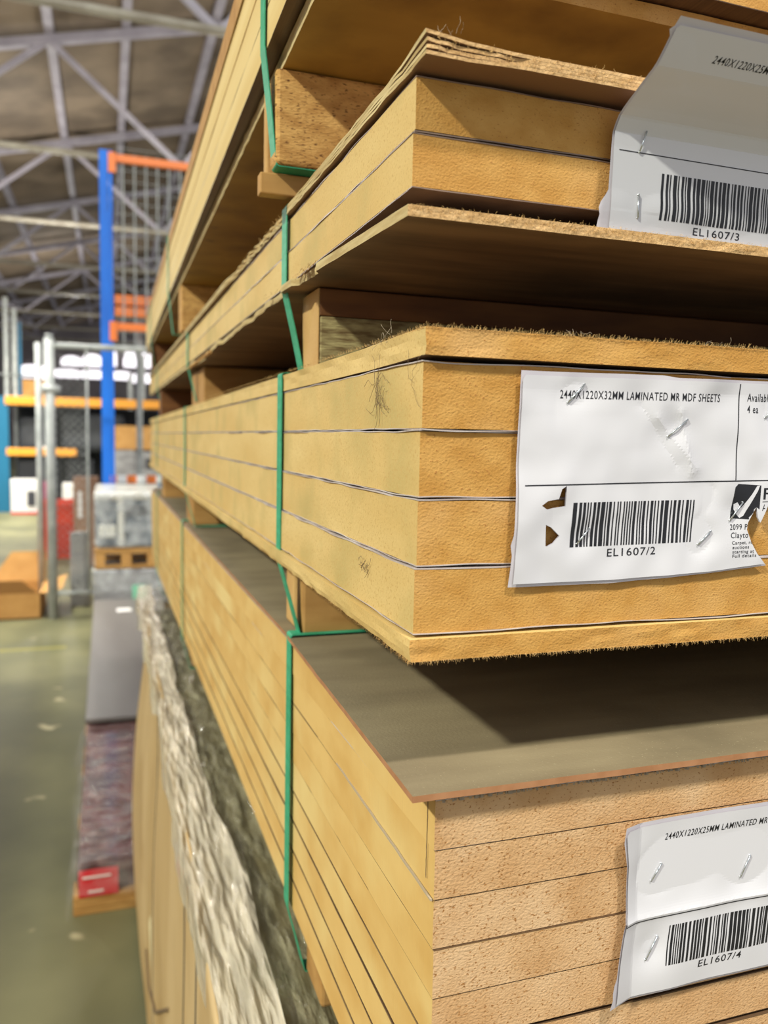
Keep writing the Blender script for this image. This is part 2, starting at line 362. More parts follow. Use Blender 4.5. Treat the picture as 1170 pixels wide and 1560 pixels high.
# amber rack far left
t = empty('storage_rack', (0, 0, 0), 'long storage rack with teal post and amber beams holding dark stock', 'rack')
Yr = 14.4; s = Yr/11.
MB().box(-1.72, -1.49, Yr-.03, Yr+.08, FL, .52).build('upright_post', 'teal', t)
MB().box(-1.47, -1.43, Yr+.7, Yr+.78, FL, .40).build('upright_post', 'galv', t)
MB().box(.86, .93, Yr-.03, Yr+.08, FL, .50).build('upright_post', 'blue', t)
MB().box(-1.54, .95, Yr-.05, Yr, .385, .525).build('load_beam', 'amber', t, bevel=.01)
MB().box(-1.53, -.47, Yr-.05, Yr, -.43, -.31).build('load_beam', 'amber', t, bevel=.01)
MB().box(-1.5, .95, Yr, Yr+1.0, .40, .44).build('shelf_deck', 'dark', t)
MB().box(-1.5, -.3, Yr, Yr+1.0, -.42, -.38).build('shelf_deck', 'dark', t)
MB().box(-1.45, .9, Yr+.9, Yr+.95, FL, .38).build('back_panel', 'dark', t)
def simple(name, b, m, label, cat, bevel=.01, group=None, tilt=0):
    o = rbox(name, b, m, None, bevel); tag(o, label, cat, group); return o
simple('dark_bundle', (-1.36, -.80, Yr+.15, Yr+.8, -.375, .2), 'dark', 'dark bundle of stock on the upper shelf of the storage rack', 'stock', .08)
simple('dark_bundle', (-.72, .30, Yr+.2, Yr+.8, -.375, .30), 'dark', 'wide dark wrapped stock right of centre on the storage rack', 'stock', .1)
simple('black_carton', (-1.40, -.75, Yr+.1, Yr+.8, FL+.03, -.50), 'black', 'black stock on the bottom level of the storage rack', 'stock', .03)
simple('black_carton', (-.62, -.20, Yr+.1, Yr+.8, FL+.03, -.5), 'black', 'second black stock block beside the grey post on the rack bottom', 'stock', .03)
simple('small_carton', (-1.02, -.82, Yr+.0, Yr+.12, -.375, -.27), 'boxwhite', 'small white box at the front of the upper amber shelf', 'box', .005)
o = mesh('paper_bag', *(lambda: (lambda P: (P[0], P[1]))(box_geo(-1.33, -.92, Yr+.1, Yr+.5, .45, .80)))(), 'card')
md = o.modifiers.new('s', 'SUBSURF'); md.levels = 2; md.render_levels = 2; md.subdivision_type = 'SIMPLE'; md2 = o.modifiers.new('c', 'CAST'); md2.factor = .45
tag(o, 'rounded brown sack on top of the amber beam rack', 'sack')
# boxes on the right bay
simple('brown_carton', (.135, .75, Yr+.05, Yr+.6, -.31, .09), 'card', 'wide brown carton right of the blue upright', 'box')
simple('grey_carton', (.12, .44, Yr-.1, Yr+.5, -.75, -.32), 'wrapgrey', 'grey carton below the wide brown carton', 'box')
t = empty('vent_carton', (0, 0, 0), 'grey equipment case with two dark openings, low right of the blue upright', 'box')
rbox('case', (.45, .86, Yr-.1, Yr+.5, -.75, -.34), 'wrapgrey', t)
for x in (.50, .63): rbox('opening', (x, x+.09, Yr-.11, Yr-.095, -.63, -.45), 'black', t, .002)
# galvanised tall posts on left
for k, (x0, x1, z, yy) in enumerate(((-1.55, -1.485, 2.10, 14.5), (-1.43, -1.355, 1.93, 14.5))):
    simple('steel_post', (x0, x1, yy, yy+.06, .442, z), 'galv', ['tall galvanised post at the left edge of view', 'shorter galvanised post right beside the tall one'][k], 'post', .005, 'galvanised posts')
simple('blue_post', (-1.345, -1.30, 14.56, 14.62, .442, 1.72), 'teal', 'dark blue steel post behind the two galvanised posts', 'post', .005)
for k, x in enumerate((.21, .33)):
    simple('rear_column', (x*2.1, x*2.1+.09, 18.0, 18.1, FL, 1.6 if k else 1.2), 'galv', ['slim pale column behind the blue rack, left one', 'slim pale column behind the blue rack, right one'][k], 'post', .005, 'pale columns')
# cartons near the rack foot
t = empty('appliance_carton', (0, 0, 0), 'white carton with red base and dark appliance picture by the teal post', 'box')
rbox('carton', (-1.44, -1.02, 14.0, 14.3, FL+.03, -.80), 'boxwhite', t)
rbox('red_band', (-1.44, -1.02, 13.99, 14.0, FL, FL+.04), 'redlabel', t, .002)
o = MB().box(-1.20, -1.08, 13.985, 13.995, -1.22, -.98).build('printed_picture', 'inkgrey', t)
simple('magenta_carton', (-1.0, -.88, 14.1, 14.4, FL, -.85), 'pinkish', 'narrow magenta carton right of the white carton', 'box')
simple('white_carton', (-.68, -.50, 14.0, 14.3, FL, -.86), 'boxwhite', 'white printed carton behind the red bin', 'box')
# red bin
t = empty('waste_bin', (0, 0, 0), 'bright red plastic bin behind the grey fence post', 'bin')
V = []
for (z, g) in ((FL+.002, .0), (-.79, .045)):
    V += [(-.62-g, 9.1-g, z), (-.335+g*.3, 9.1-g, z), (-.335+g*.3, 9.5+g, z), (-.62-g, 9.5+g, z)]
mesh('bin_body', V, [(3, 2, 1, 0), (0, 1, 5, 4), (1, 2, 6, 5), (2, 3, 7, 6), (3, 0, 4, 7)], 'red', t)
MB().box(-.68, -.31, 9.03, 9.06, -.80, -.755).box(-.68, -.31, 9.53, 9.56, -.80, -.755).box(-.68, -.65, 9.03, 9.56, -.80, -.755).box(-.34, -.31, 9.03, 9.56, -.80, -.755).build('rim', 'red', t, bevel=.006)
MB().box(-.56, -.36, 9.07, 9.085, FL+.06, -.85).build('front_panel', 'reddark', t, bevel=.004)
# standing brown carton
t = empty('standing_carton', (0, 0, 0), 'tall brown carton standing upright with white label', 'box')
o = MB().box(-.315, -.08, 8.5, 8.75, FL, -.46).build('carton', 'cardbrown', t, bevel=.006)
MB().box(-.27, -.235, 8.488, 8.494, -.86, -.60).build('paper_label', 'boxwhite', t)
# open cardboard box
t = empty('open_cardboard_box', (0, 0, 0), 'open brown cardboard box on the floor at left', 'box')
x0, x1, y0, y1, z0, z1 = -1.05, -.455, 6.2, 6.75, FL+.002, -1.165
b = MB(); b.box(x0, x1, y0, y0+.006, z0, z1); b.build('front_side', 'card', t)
MB().box(x1-.006, x1, y0, y1, z0, z1).build('right_side', 'card', t)
MB().box(x0, x1, y1-.006, y1, z0, z1).build('rear_side', 'card', t)
MB().box(x0, x0+.006, y0, y1, z0, z1).build('left_side', 'card', t)
MB().box(x0, x1, y0, y1, z0, z0+.006).build('base', 'carddark', t)
mesh('flap', [(x0, y0, z1), (x1-.02, y0, z1), (x1-.12, y0-.03, z1+.10), (x0, y0-.03, z1+.10)], [(0, 1, 2, 3)], 'carddark', t)
mesh('flap', [(x0+.2, y1, z1), (x1, y1, z1), (x1+.0, y1+.05, z1+.22), (x0+.35, y1+.05, z1+.22)], [(0, 1, 2, 3)], 'card', t)
mesh('flap', [(x1, y0, z1), (x1, y1, z1), (x1+.16, y1-.05, z1+.05), (x1+.14, y0+.05, z1+.02)], [(0, 1, 2, 3)], 'card', t)
simple('crumpled_paper', (-.72, -.62, 7.2, 7.3, FL+.001, FL+.10), 'boxwhite', 'small white paper scrap beyond the open cardboard box', 'paper', .02)

# barrier
t = empty('striped_barrier', (0, 0, 0), 'orange and white striped barrier board behind the wrapped appliances', 'barrier')
for i in range(6): MB().box(.0+i*.08, .08+i*.08, 7.2, 7.22, -.435, -.372).build('stripe', 'orange' if i % 2 == 0 else 'barrier', t)
MB().box(.0, .03, 7.22, 7.25, FL, -.40).build('leg', 'galv', t); MB().box(.44, .47, 7.22, 7.25, FL, -.40).build('leg', 'galv', t)
# wrapped grey stack + pallet + appliances
t = empty('wrapped_panel_stack', (0, 0, 0), 'film-wrapped grey panel stack under the appliance pallet, mint label', 'stack')
rbox('panels', (-.100, .75, 5.99, 7.2, FL+.12, -.985), 'wrapgrey', t, .012)
MB().box(-.09, .7, 6.05, 7.1, FL, FL+.12).build('base_boards', 'pine', t)
MB().box(.165, .268, 5.972, 5.980, -1.205, -1.092).build('mint_label', 'mint', t)
rbox('film_wrap', (-.107, .757, 5.982, 7.207, FL+.2, -.975), 'filmthin', t, .014)
def pallet(label, x0, x1, y0, y1, z, h=.13):
    t = empty('timber_pallet', (0, 0, 0), label, 'pallet')
    for i in range(3):
        xx = x0+(x1-x0-.07)*i/2; yy = y0
        for j in range(3):
            yj = y0+(y1-y0-.09)*j/2
            rbox('block', (xx, xx+.07, yj, yj+.09, z+.02, z+h-.04), 'card', t, .003)
    for j in range(6):
        yj = y0+(y1-y0-.09)*j/5
        rbox('deck_board', (x0, x1, yj, yj+.09, z+h-.02, z+h), 'pine', t, .003)
    for j in range(3):
        yj = y0+(y1-y0-.09)*j/2
        rbox('stringer_board', (x0, x1, yj, yj+.09, z+h-.04, z+h-.02), 'pine', t, .002)
        rbox('bottom_board', (x0, x1, yj, yj+.09, z, z+.02), 'pine', t, .002)
    return t
pallet('timber pallet carrying white wrapped appliances on top of the grey stack', -.087, .34, 5.99, 6.88, -.970, .142)
t = empty('wrapped_appliances', (0, 0, 0), 'white and dark appliances wrapped in clear film on a pallet', 'appliance')
rbox('appliance', (-.078, .097, 6.03, 6.85, -.825, -.49), 'goodsdark', t, .02)
rbox('appliance', (.114, .39, 6.03, 6.85, -.825, -.47), 'goodsdark', t, .02)
rbox('lid', (-.086, .40, 6.0, 6.88, -.49, -.425), 'goodswhite', t, .02)
rbox('white_panel', (-.057, .057, 6.0, 6.03, -.75, -.66), 'goodswhite', t, .01)
rbox('corner_post', (.070, .114, 5.99, 6.04, -.82, -.455), 'goodswhite', t, .008)
rbox('dark_window', (.125, .34, 6.005, 6.035, -.59, -.518), 'black', t, .006)
rbox('film_wrap', (-.089, .405, 5.98, 6.89, -.825, -.42), 'filmthin', t, .03)
# burgundy pallet load
pallet('timber pallet on the concrete under the burgundy wrapped load', -.10, .28, 2.30, 4.6, FL, .055)
t = empty('burgundy_load', (0, 0, 0), 'burgundy cartons in glossy film with a red label at the front', 'stack')
rbox('cartons', (-.090, .30, 2.32, 5.9, FL+.056, -1.208), 'burg', t, .012)
MB().box(-.085, .02, 2.300, 2.312, -1.30, -1.225).build('red_label', 'redlabel', t)
rl = [c for c in t.children if c.name.startswith('red_label')][0]
MB().box(-.075, .00, 2.297, 2.2995, -1.243, -1.238).box(-.06, -.02, 2.297, 2.2995, -1.285, -1.280).build('label_print', 'boxwhite', rl)
V = []; F = []; na, nb = 16, 70
for i in range(na+1):
    for j in range(nb+1):
        x = -.108+.42*i/na; y = 2.285+1.14*j/nb
        z = -1.200+.008*nz(x*25, y*11, 3)+.005*nz(x*60, y*30, 5)
        if i == 0: z -= .12; x -= .012+.03*nz(y*4, 2, 1)
        if i == 1: x = -.100
        if j == 0: z -= .085+.03*nz(x*12, 1, 0)
        V.append((x, y, z))
for i in range(na):
    for j in range(nb): F.append((i*(nb+1)+j, (i+1)*(nb+1)+j, (i+1)*(nb+1)+j+1, i*(nb+1)+j+1))
mesh('film_wrap', V, F, 'filmclear', t, smooth=True)
# grey sheet on top
t = empty('grey_board', (0, 0, 0), 'long flat dark grey panels with white label, lying towards the wrapped stack', 'board')
rbox('panel', (-.0926, .36, 3.44, 5.93, -1.196, -1.178), 'grey', t, .003)
MB().box(.052, .145, 5.50, 5.60, -1.177, -1.1755).build('paper_label', 'boxwhite', t)

t = empty('floor_shade_stack', (0, 0, 0), 'added stack of boards outside the left edge of view, shading the near floor', 'stack')  # unseen blocker, added to keep the left lamp off the near floor
for k in range(6): rbox('shade_bundle', (-2.9, -1.75, -1.2, 3.6, FL+.05+k*.26, FL+.05+k*.26+.21), 'mdfpale', t, .004)
for k in range(6):
    for y in (-.9, 1.2, 3.3): rbox('shade_spacer', (-2.85, -1.8, y, y+.08, FL+k*.26+(.002 if k == 0 else 0), FL+.05+k*.26), 'pine', t, .002)

# ------------------------------------------------------------------ load under the lowest pack
t = empty('film_wrapped_load', (0, 0, 0), 'tan packing board load under the packs, covered by crumpled stretch film', 'stack')
V = []; F = []; na, nb = 40, 60
def wallx(y, z):
    h = (-.47-z)
    return .083+.008*(y-.6) + .006*nz(y*3, z*3, 1)-.03*max(0, math.sin(min(PI, max(0, (h-.15)*3.2))))*max(0, (y-1.1))/1.0
for i in range(na+1):
    for j in range(nb+1):
        y = .15+2.15*j/nb; z = -.470-.86*i/na
        V.append((wallx(y, z), y, z))
for i in range(na):
    for j in range(nb): F.append((i*(nb+1)+j, i*(nb+1)+j+1, (i+1)*(nb+1)+j+1, (i+1)*(nb+1)+j))
o = mesh('packing_board', V, F, 'tan', t, smooth=True); md = o.modifiers.new('s', 'SOLIDIFY'); md.thickness = .004; md.offset = 1
rbox('load_body', (.11, 1.3, .2, 2.28, FL+.03, -.485), 'olive', t, .01)
b = MB()
for (ya, yb) in ((1.55, 1.9), (.95, 1.35), (.8, .98)):
    pts = []
    for i in range(14):
        z = -.48-.8*i/13; y = ya+(yb-ya)*.0*i/13+.12*nz(i*.3, ya, 2)*i/13; pts.append((wallx(y, z)-.0025, y, z))
    b.path(pts, .0028, 5)
b.build('board_seam', 'dark', t)
pts = []
V = [(wallx(y, z)-.004, y, z) for y, z in ((1.68, -.80), (1.635, -1.0), (1.60, -1.2), (1.565, -1.06), (1.60, -.90))]
mesh('torn_flap', V, [(0, 1, 2, 3, 4)], 'cream', t)
b = MB(); pts = [(wallx(y, z)-.006, y, z) for y, z in ((1.66, -1.07), (1.58, -1.10), (1.45, -1.06), (1.3, -.95), (1.15, -.84))]
b.path(pts, .003, 5); b.build('twine', 'lint', t)
# crumpled film: a gathered double layer along the edge, a single clear layer behind it
def film_layer(name, xa, xb, zoff, hem, m, seed, na=46, nb=340):
    V = []; F = []
    for i in range(na+1):
        for j in range(nb+1):
            y = .12+2.42*j/nb; f = i/na
            x0 = xa(y); x1 = xb(y)
            if hem and f < .12: x = x0; drop = .050*(1-f/.12)*(1+.6*nz(y*6, 3, 3))
            else:
                g = (f-.12)/.88 if hem else f
                x = x0+(x1-x0)*g; drop = 0
            nn = .7*nz(x*26, y*2.6, seed)+.45*nz(x*80, y*7, seed+3)+.3*nz(x*190, y*30, seed+8)
            z = zoff+.010*nn-drop
            V.append((x+.005*nz(y*9, z*9, 7)+.003*nz(y*30, z*20, 2)*(drop > 0)+(.02*(y-2.3) if y > 2.3 else 0), y, z))
    for i in range(na):
        for j in range(nb): F.append((i*(nb+1)+j, (i+1)*(nb+1)+j, (i+1)*(nb+1)+j+1, i*(nb+1)+j+1))
    return mesh(name, V, F, m, t)
film_layer('single_film_layer', lambda y: .095, lambda y: .42, -.4745, False, 'filmolive', 21)
film_layer('gathered_stretch_film', lambda y: .078, lambda y: .121+.014*nz(y*3.0, 1, 8)+.004*nz(y*11, 1, 8)+.012*max(0, min(1, 1.4-y)), -.4665, True, 'film', 1)

# ------------------------------------------------------------------ PACK C (lowest, nine sheets)
C = dict(x=.1459, y=.3413, z=-.1711, yaw=.0029, tilt=-.0078)
ordn = ['top', 'second', 'third', 'fourth', 'fifth', 'sixth', 'seventh', 'eighth', 'bottom']
offC = [0.0, .0012, .0015, .0020, .0026, .003, .003, .0035, .0035]
for i in range(9):
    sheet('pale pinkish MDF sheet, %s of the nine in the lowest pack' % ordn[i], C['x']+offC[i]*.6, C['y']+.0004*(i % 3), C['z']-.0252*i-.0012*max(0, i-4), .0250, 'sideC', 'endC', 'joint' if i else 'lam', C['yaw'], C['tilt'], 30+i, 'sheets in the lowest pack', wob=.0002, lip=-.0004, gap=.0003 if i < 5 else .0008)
cov = plate('cover_sheet', .131, 1.36, .333, 2.78, -.1668, -.1636, ['coverC', 'edgeC', 'edgeC'], None,
            spaced(.131, 1.36, .4, 40, 6), spaced(.333, 2.78, .5, 50, 20), fx=lambda Y, k: (.034*(Y-.333) if Y < .655 else .0135-.0015)+.0004*nz(Y*40, 1, 1), fy=lambda X, k: .0006*nz(X*30, 2, 2), fz=lambda X, Y: -.0015*max(0, min(1, (Y-.36)/.2)), tilt=-.0078, org=(.14, .34))
tag(cov, 'thin dusty hardboard cover lying on the lowest pack', 'board')
# chipped laminate crumbs under the cover end
b = MB()
for i in range(150):
    x = .148+.24*R.random(); y = .340-.0012*R.random(); h = .0012+.0022*R.random(); ww = .0006+.0012*R.random()
    b.add([(x, y, C['z']-.0004), (x+ww, y, C['z']-.0004), (x+ww*.8+.0008, y+.002, C['z']+h), (x+.0008, y+.002, C['z']+h)], [(0, 1, 2, 3)])
o = b.build('chipped_laminate', 'lintpale', None); tag(o, 'row of chipped grey laminate crumbs under the dusty cover front', 'laminate chips', kind='stuff')
# long crack and corner split on C side
b = MB()
pts = []
for i in range(30):
    y = .3425+.17*i/29; pts.append((C['x']+.0004-.0006, y, C['z']-.0502+.0006*nz(i*.4, 1, 1)+.0003*i/29))
b.path(pts, .0007, 4); o = b.build('lifted_laminate', 'lintpale', None); tag(o, 'pale curled laminate strip lifting along the side of the lowest pack', 'laminate strip')

b = MB(); b.path([(C['x']-.0003, .3500+.0008*nz(i*.7, 4, 4), C['z']-.001-.0022*i) for i in range(20)], .00022, 4)
o = b.build('edge_crack', 'lint'); tag(o, 'thin dark crack beside the corner of the lowest pack', 'crack')

# ------------------------------------------------------------------ PACK B (middle, four 32 mm sheets)
Bk = dict(x=.1359, y=.3474, z=.0356, yaw=-.001, tilt=-.0033)
offB = [.0006, .0004, -.0001, -.0012]
for i in range(4):
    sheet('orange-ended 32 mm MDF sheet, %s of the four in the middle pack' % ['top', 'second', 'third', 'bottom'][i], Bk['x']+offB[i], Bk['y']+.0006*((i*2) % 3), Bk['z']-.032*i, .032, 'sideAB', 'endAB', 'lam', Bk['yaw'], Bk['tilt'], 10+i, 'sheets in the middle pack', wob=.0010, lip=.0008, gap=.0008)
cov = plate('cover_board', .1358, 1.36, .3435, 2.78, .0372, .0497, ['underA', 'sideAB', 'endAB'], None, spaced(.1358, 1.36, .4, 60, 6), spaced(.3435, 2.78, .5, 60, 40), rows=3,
            fx=lambda Y, k: .0008*nz(Y*30, k, 1)-(.0006 if k == 3 else 0), fy=lambda X, k: .0006*nz(X*40, k, 2), fz=lambda X, Y: -.0012*max(0, min(1, (Y-.35)/.08)), tilt=-.0033, org=(.14, .35))
tag(cov, 'thick fuzzy-edged cover board on top of the middle pack', 'board')
fibres('frayed_fibres', cov, lambda: ((.136+.26*R.random(), .3432, .0494), (R.uniform(-.001, .001), R.uniform(-.0015, 0), R.uniform(.0002, .0022))) if R.random() < .5 else ((.1355, .345+.9*R.random()**1.6, .0490), (R.uniform(-.0012, 0), R.uniform(-.001, .001), R.uniform(.0002, .002))), 1500, .00009)
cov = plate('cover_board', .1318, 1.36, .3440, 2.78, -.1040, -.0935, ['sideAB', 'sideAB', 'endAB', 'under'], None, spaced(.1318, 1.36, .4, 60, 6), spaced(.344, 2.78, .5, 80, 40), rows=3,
            fx=lambda Y, k: .0008*nz(Y*30, k, 4)+(.0012*nz(Y*55, 7, 4) if k == 0 else 0)+.0010*(k == 0), fy=lambda X, k: .0006*nz(X*40, k, 5), tilt=-.0033, org=(.14, .35))
tag(cov, 'thick fuzzy-edged cover board under the middle pack', 'board')
fibres('frayed_fibres', cov, lambda: ((.132+.26*R.random(), .3438, -.1036), (R.uniform(-.001, .001), R.uniform(-.001, 0), R.uniform(-.0020, -.0002))) if R.random() < .5 else ((.1325, .345+.9*R.random()**1.6, -.1038), (R.uniform(-.0012, 0), R.uniform(-.001, .001), R.uniform(-.002, -.0002))), 1400, .00009)
# lint hanging on B's side and tufts
def lint(name, c, n, ext, r, label, m='lint', loops=True):
    b = MB()
    for _ in range(n):
        p = Vector(c)+Vector((R.uniform(-1, 1)*ext[0], R.uniform(-1, 1)*ext[1], R.uniform(-1, 1)*ext[2])); pts = [p]
        d = Vector((R.uniform(-.3, .3), R.uniform(-1, 1), R.uniform(-1, 1))).normalized()
        for k in range(7):
            d = (d+Vector((R.uniform(-.5, .5)*.3, R.uniform(-.7, .7), R.uniform(-.7, .7)))).normalized()
            q = pts[-1]+d*ext[2]*.35
            q.x = min(max(q.x, c[0]-ext[0]*1.5), c[0]+ext[0]*1.2); pts.append(q)
        b.path(pts, r, 3)
    o = b.build(name, m); o['kind'] = 'stuff'; o['label'] = label; o['category'] = 'lint'; return o
lint('dust_lint', (.1345, .4085, .0230), 20, (.0004, .0035, .0085), .00011, 'dark lint cobweb hanging down the middle pack side below the cover')
lint('dust_lint', (.1350, .3560, .022), 3, (.0003, .0015, .008), .00010, 'thin curl of dark lint near the middle pack corner')
lint('dust_lint', (.1355, .400, .0500), 14, (.004, .006, .003), .0001, 'small dusty lint tuft on the cover edge beside the bearer', 'lintpale')
lint('dust_lint', (.218, .350, .0515), 16, (.005, .003, .0020), .00007, 'fluffy lint tuft on the cover above the white label', 'lintpale')
lint('dust_lint', (.30, .350, .0510), 8, (.008, .003, .0016), .00007, 'fluffy lint tuft on the cover at the right edge of view', 'lintpale')
lint('dust_lint', (.1332, .419, -.0700), 12, (.0003, .006, .004), .00012, 'thin lint strand on the bottom sheet of the middle pack')

# ------------------------------------------------------------------ PACK A (upper, two sheets)
A = dict(x=.1323, y=.3552, z=.1619, yaw=-.0019, tilt=.0045)
offA = [.0004, -.0006]
for i in range(2):
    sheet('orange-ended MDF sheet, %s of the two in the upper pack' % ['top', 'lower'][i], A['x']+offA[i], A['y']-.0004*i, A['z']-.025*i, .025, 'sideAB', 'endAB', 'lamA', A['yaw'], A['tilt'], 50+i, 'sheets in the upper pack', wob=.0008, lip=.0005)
# split top cover: plies opening at the corner
t = empty('split_cover_board', (0, 0, 0), 'thin ply cover with split frayed corner on the upper pack', 'board')
def fray(Y): return max(0., min(1, (Y-.62)/.02))*max(0., min(1, (.95-Y)/.05))
npl = 4
for k in range(npl):
    z0 = .1634+.0066*k/npl; z1 = .1634+.0066*(k+1)/npl-.0001
    plate('ply_layer', .1300, 1.36, .3375, 2.78, z0, z1, ['purple', 'edgeplyside', 'edgeply'], t, spaced(.1300, 1.36, .3, 60, 6), spaced(.3375, 2.78, .7, 110, 30),
          fx=lambda Y, q, k=k: .0007*nz(Y*60, k*3, q*.2)+fray(Y)*(.003+.003*nz(Y*70, k*2, 1)) + .0006*(1 if k in (1, 2) and Y < .37 else 0)-.002*max(0, min(1, (Y-.5)/.3)),
          fy=lambda X, q, k=k: .0006*nz(X*70, k*3 if X < .178 else 1, 9)+(.0016*(.5+nz(X*160, k, 3)) if k in (1, 2) and X < .178 else 0),
          fz=lambda X, Y, k=k: (k-1.5)*.0012*max(0, 1-(X-.13)/.045)*max(0, 1-(Y-.3375)/.05)+.0012*max(0, 1-(X-.13)/.02)*max(0, 1-(Y-.337)/.03), yaw=A['yaw'], tilt=.0045, org=(.13, .34))
fibres('frayed_fibres', t, lambda: ((.131+.2*R.random(), .3372, .1640+.006*R.random()), (R.uniform(-.001, .001), R.uniform(-.0015, 0), R.uniform(-.001, .001))) if R.random() < .6 else ((.134, .63+.3*R.random(), .168), (R.uniform(-.006, -.001), R.uniform(-.004, .004), R.uniform(-.001, .003))), 700, .00012)
lint('dust_lint', (.143, .343, .1725), 14, (.006, .003, .003), .00008, 'wispy lint on the split corner of the upper cover', 'lintpale')
# sagging bottom cover
t = empty('sagging_cover_board', (0, 0, 0), 'thin ply cover drooping below the upper pack with torn edge', 'board')
def sag(X, Y):
    s = -.0094*(1-max(0, min(1, (Y-.34)/.27))**1.0)
    s += -.010*math.exp(-((Y-1.18)/.16)**2)*max(0, 1-(X-.127)/.2)
    return s
def edgeA(Y, q):
    e = .0004*nz(Y*40, 1, q)
    if .52 < Y < .58: e += .004+.002*nz(Y*160, q, 2)
    if Y > .625: e += .006+.003*nz(Y*22, 2, 2)
    if 1.0 < Y < 1.32: e += -.006+.003*nz(Y*60, 2, q)
    return e
plate('ply_board', .1262, 1.36, .3445, 2.78, .1062, .1112, ['underA', 'edgeplyside', 'edgeply'], t, spaced(.1262, 1.36, .3, 50, 6), spaced(.3445, 2.78, 1.1, 150, 30), rows=2,
      fx=edgeA, fy=lambda X, q: .0006*nz(X*60, q, 9), fz=sag, yaw=A['yaw'], tilt=.0045, org=(.13, .34))
# splintered bits
def splinter(c, n, L, label):
    b = MB()
    for _ in range(n):
        x, y, z = c; y += R.uniform(-.03, .03); x += R.uniform(-.002, .001); z += R.uniform(-.002, .003)+(c[1]-y)*-.03
        ww = R.uniform(.001, .004); l = R.uniform(.3, 1)*L
        b.add([(x, y, z), (x, y+ww, z), (x-l*.25, y+ww*.6-l*.5, z-l*.35), (x+.0008, y, z+.0008), (x+.0008, y+ww, z+.0008), (x-l*.25, y+ww*.5-l*.5, z-l*.35+.0005)], [(0, 1, 2), (3, 5, 4), (0, 2, 5, 3), (1, 4, 5, 2), (0, 3, 4, 1)])
    return b.build('splintered_edge', 'edgeply', t)
splinter((.1278, .545, .110), 46, .010, '')
splinter((.1275, .655, .112), 16, .007, '')
b = MB(); pt = [(.121+.003*nz(i, 1, 1), 1.02+.013*i, .0985+.003*nz(i, 5, 1)) for i in range(22)]
b.path(pt, .0021, 5); b.build('torn_rim', 'osb', t)
fibres('frayed_fibres', t, lambda: ((.127+.26*R.random(), .3442, .0985+.004*R.random()), (R.uniform(-.001, .001), R.uniform(-.001, 0), R.uniform(-.0012, .0012))), 900, .00009)

# ------------------------------------------------------------------ PACK D (topmost)
D = dict(x=.109, y=.435, yaw=-.0085, tilt=-.001)
for i in range(3):
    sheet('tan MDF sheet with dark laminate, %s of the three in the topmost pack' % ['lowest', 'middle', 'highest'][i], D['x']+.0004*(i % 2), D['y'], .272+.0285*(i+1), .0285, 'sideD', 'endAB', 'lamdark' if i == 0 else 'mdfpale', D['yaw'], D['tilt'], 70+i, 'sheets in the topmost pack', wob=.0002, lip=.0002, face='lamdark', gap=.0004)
cov = plate('cover_board', .1075, 1.34, .434, 2.87, .3582, .3810, ['under', 'pine', 'endAB'], None, yaw=D['yaw'], tilt=D['tilt'], org=(.109, .435))
tag(cov, 'brown-edged cover board along the top of the topmost pack', 'board')
cov = plate('cover_board', .1205, 1.34, .4505, 2.88, .2605, .2712, ['under', 'edgeplyside', 'endAB'], None, spaced(.1205, 1.34, .3, 30, 6), spaced(.4505, 2.88, .6, 60, 20), rows=2,
            fx=lambda Y, q: .0008*nz(Y*50, 3, q), fy=lambda X, q: .0006*nz(X*40, 5, q), yaw=-.0058, tilt=0, org=(.12, .45))
tag(cov, 'raw brown board underneath the topmost pack, seen from below', 'board')
MB().bar((.4735, .4498, .2607), (.4735, .4480, .2592), .0008, 6).build('staple', 'steel', cov)

# ------------------------------------------------------------------ bearers between the packs
def bearer(label, b, m, bevel=.0015, group='bearers between packs'):
    o = rbox('timber_bearer', b, m, None, bevel); return tag(o, label, 'bearer', group)
bearer('chunky particle board bearer under the topmost pack, held by the green band', (.1165, 1.30, .5964, .6190, .1935, .2600), 'osb', .003)
bearer('thin brown board directly below the chunky particle board bearer', (.1085, 1.30, .6125, .6245, .1765, .1918), 'pine', .001)
bearer('slim pale board edge behind the chunky particle board bearer', (.1150, 1.30, .6255, .6360, .180, .2602), 'mdfpale')
bearer('far bearer pair under the topmost pack at mid length', (.128, 1.30, 1.50, 1.56, .180, .2600), 'osb')
bearer('farthest bearer under the topmost pack at its far end', (.128, 1.30, 2.50, 2.56, .184, .2590), 'redwood')
t = empty('timber_bearer', (0, 0, 0), 'strand board bearer with brown upper band, between upper and middle packs', 'bearer', 'bearers between packs')
rbox('board_block', (.1455, 1.30, .576, .6245, .0483, .0855), 'osb2', t, .0015)
rbox('upper_board', (.1455, 1.30, .576, .6245, .0857, .1050), 'redwood', t, .0008)
rbox('pale_end', (.1443, .1455, .576, .6245, .0485, .1050), 'mdfpale', t, .0004)
bearer('bearer between upper and middle packs at mid length', (.148, 1.30, 1.33, 1.52, .0450, .105), 'pine')
bearer('bearer between upper and middle packs at the far end', (.140, 1.30, 2.28, 2.36, .0425, .112), 'redwood')
bearer('brown board on edge below the middle pack, nearest the camera', (.1530, 1.30, .653, .673, -.1675, -.1052), 'pine', .003)
bearer('second board on edge just behind the nearest one below the middle pack', (.1530, 1.30, .684, .716, -.1675, -.1054), 'mdfpale', .003)
bearer('bearer below the middle pack at mid length', (.153, 1.30, 1.57, 1.68, -.1755, -.1085), 'pine', .003)
bearer('bearer below the middle pack at the far end', (.150, 1.30, 2.32, 2.44, -.1820, -.1110), 'pine', .003)
bearer('timber bearer under the lowest pack beside the stretch film', (.160, 1.30, .598, .650, -.4630, -.4052), 'pine', .003)
bearer('timber bearer under the lowest pack at mid length', (.158, 1.30, 1.60, 1.68, -.4610, -.4140), 'pine', .003)

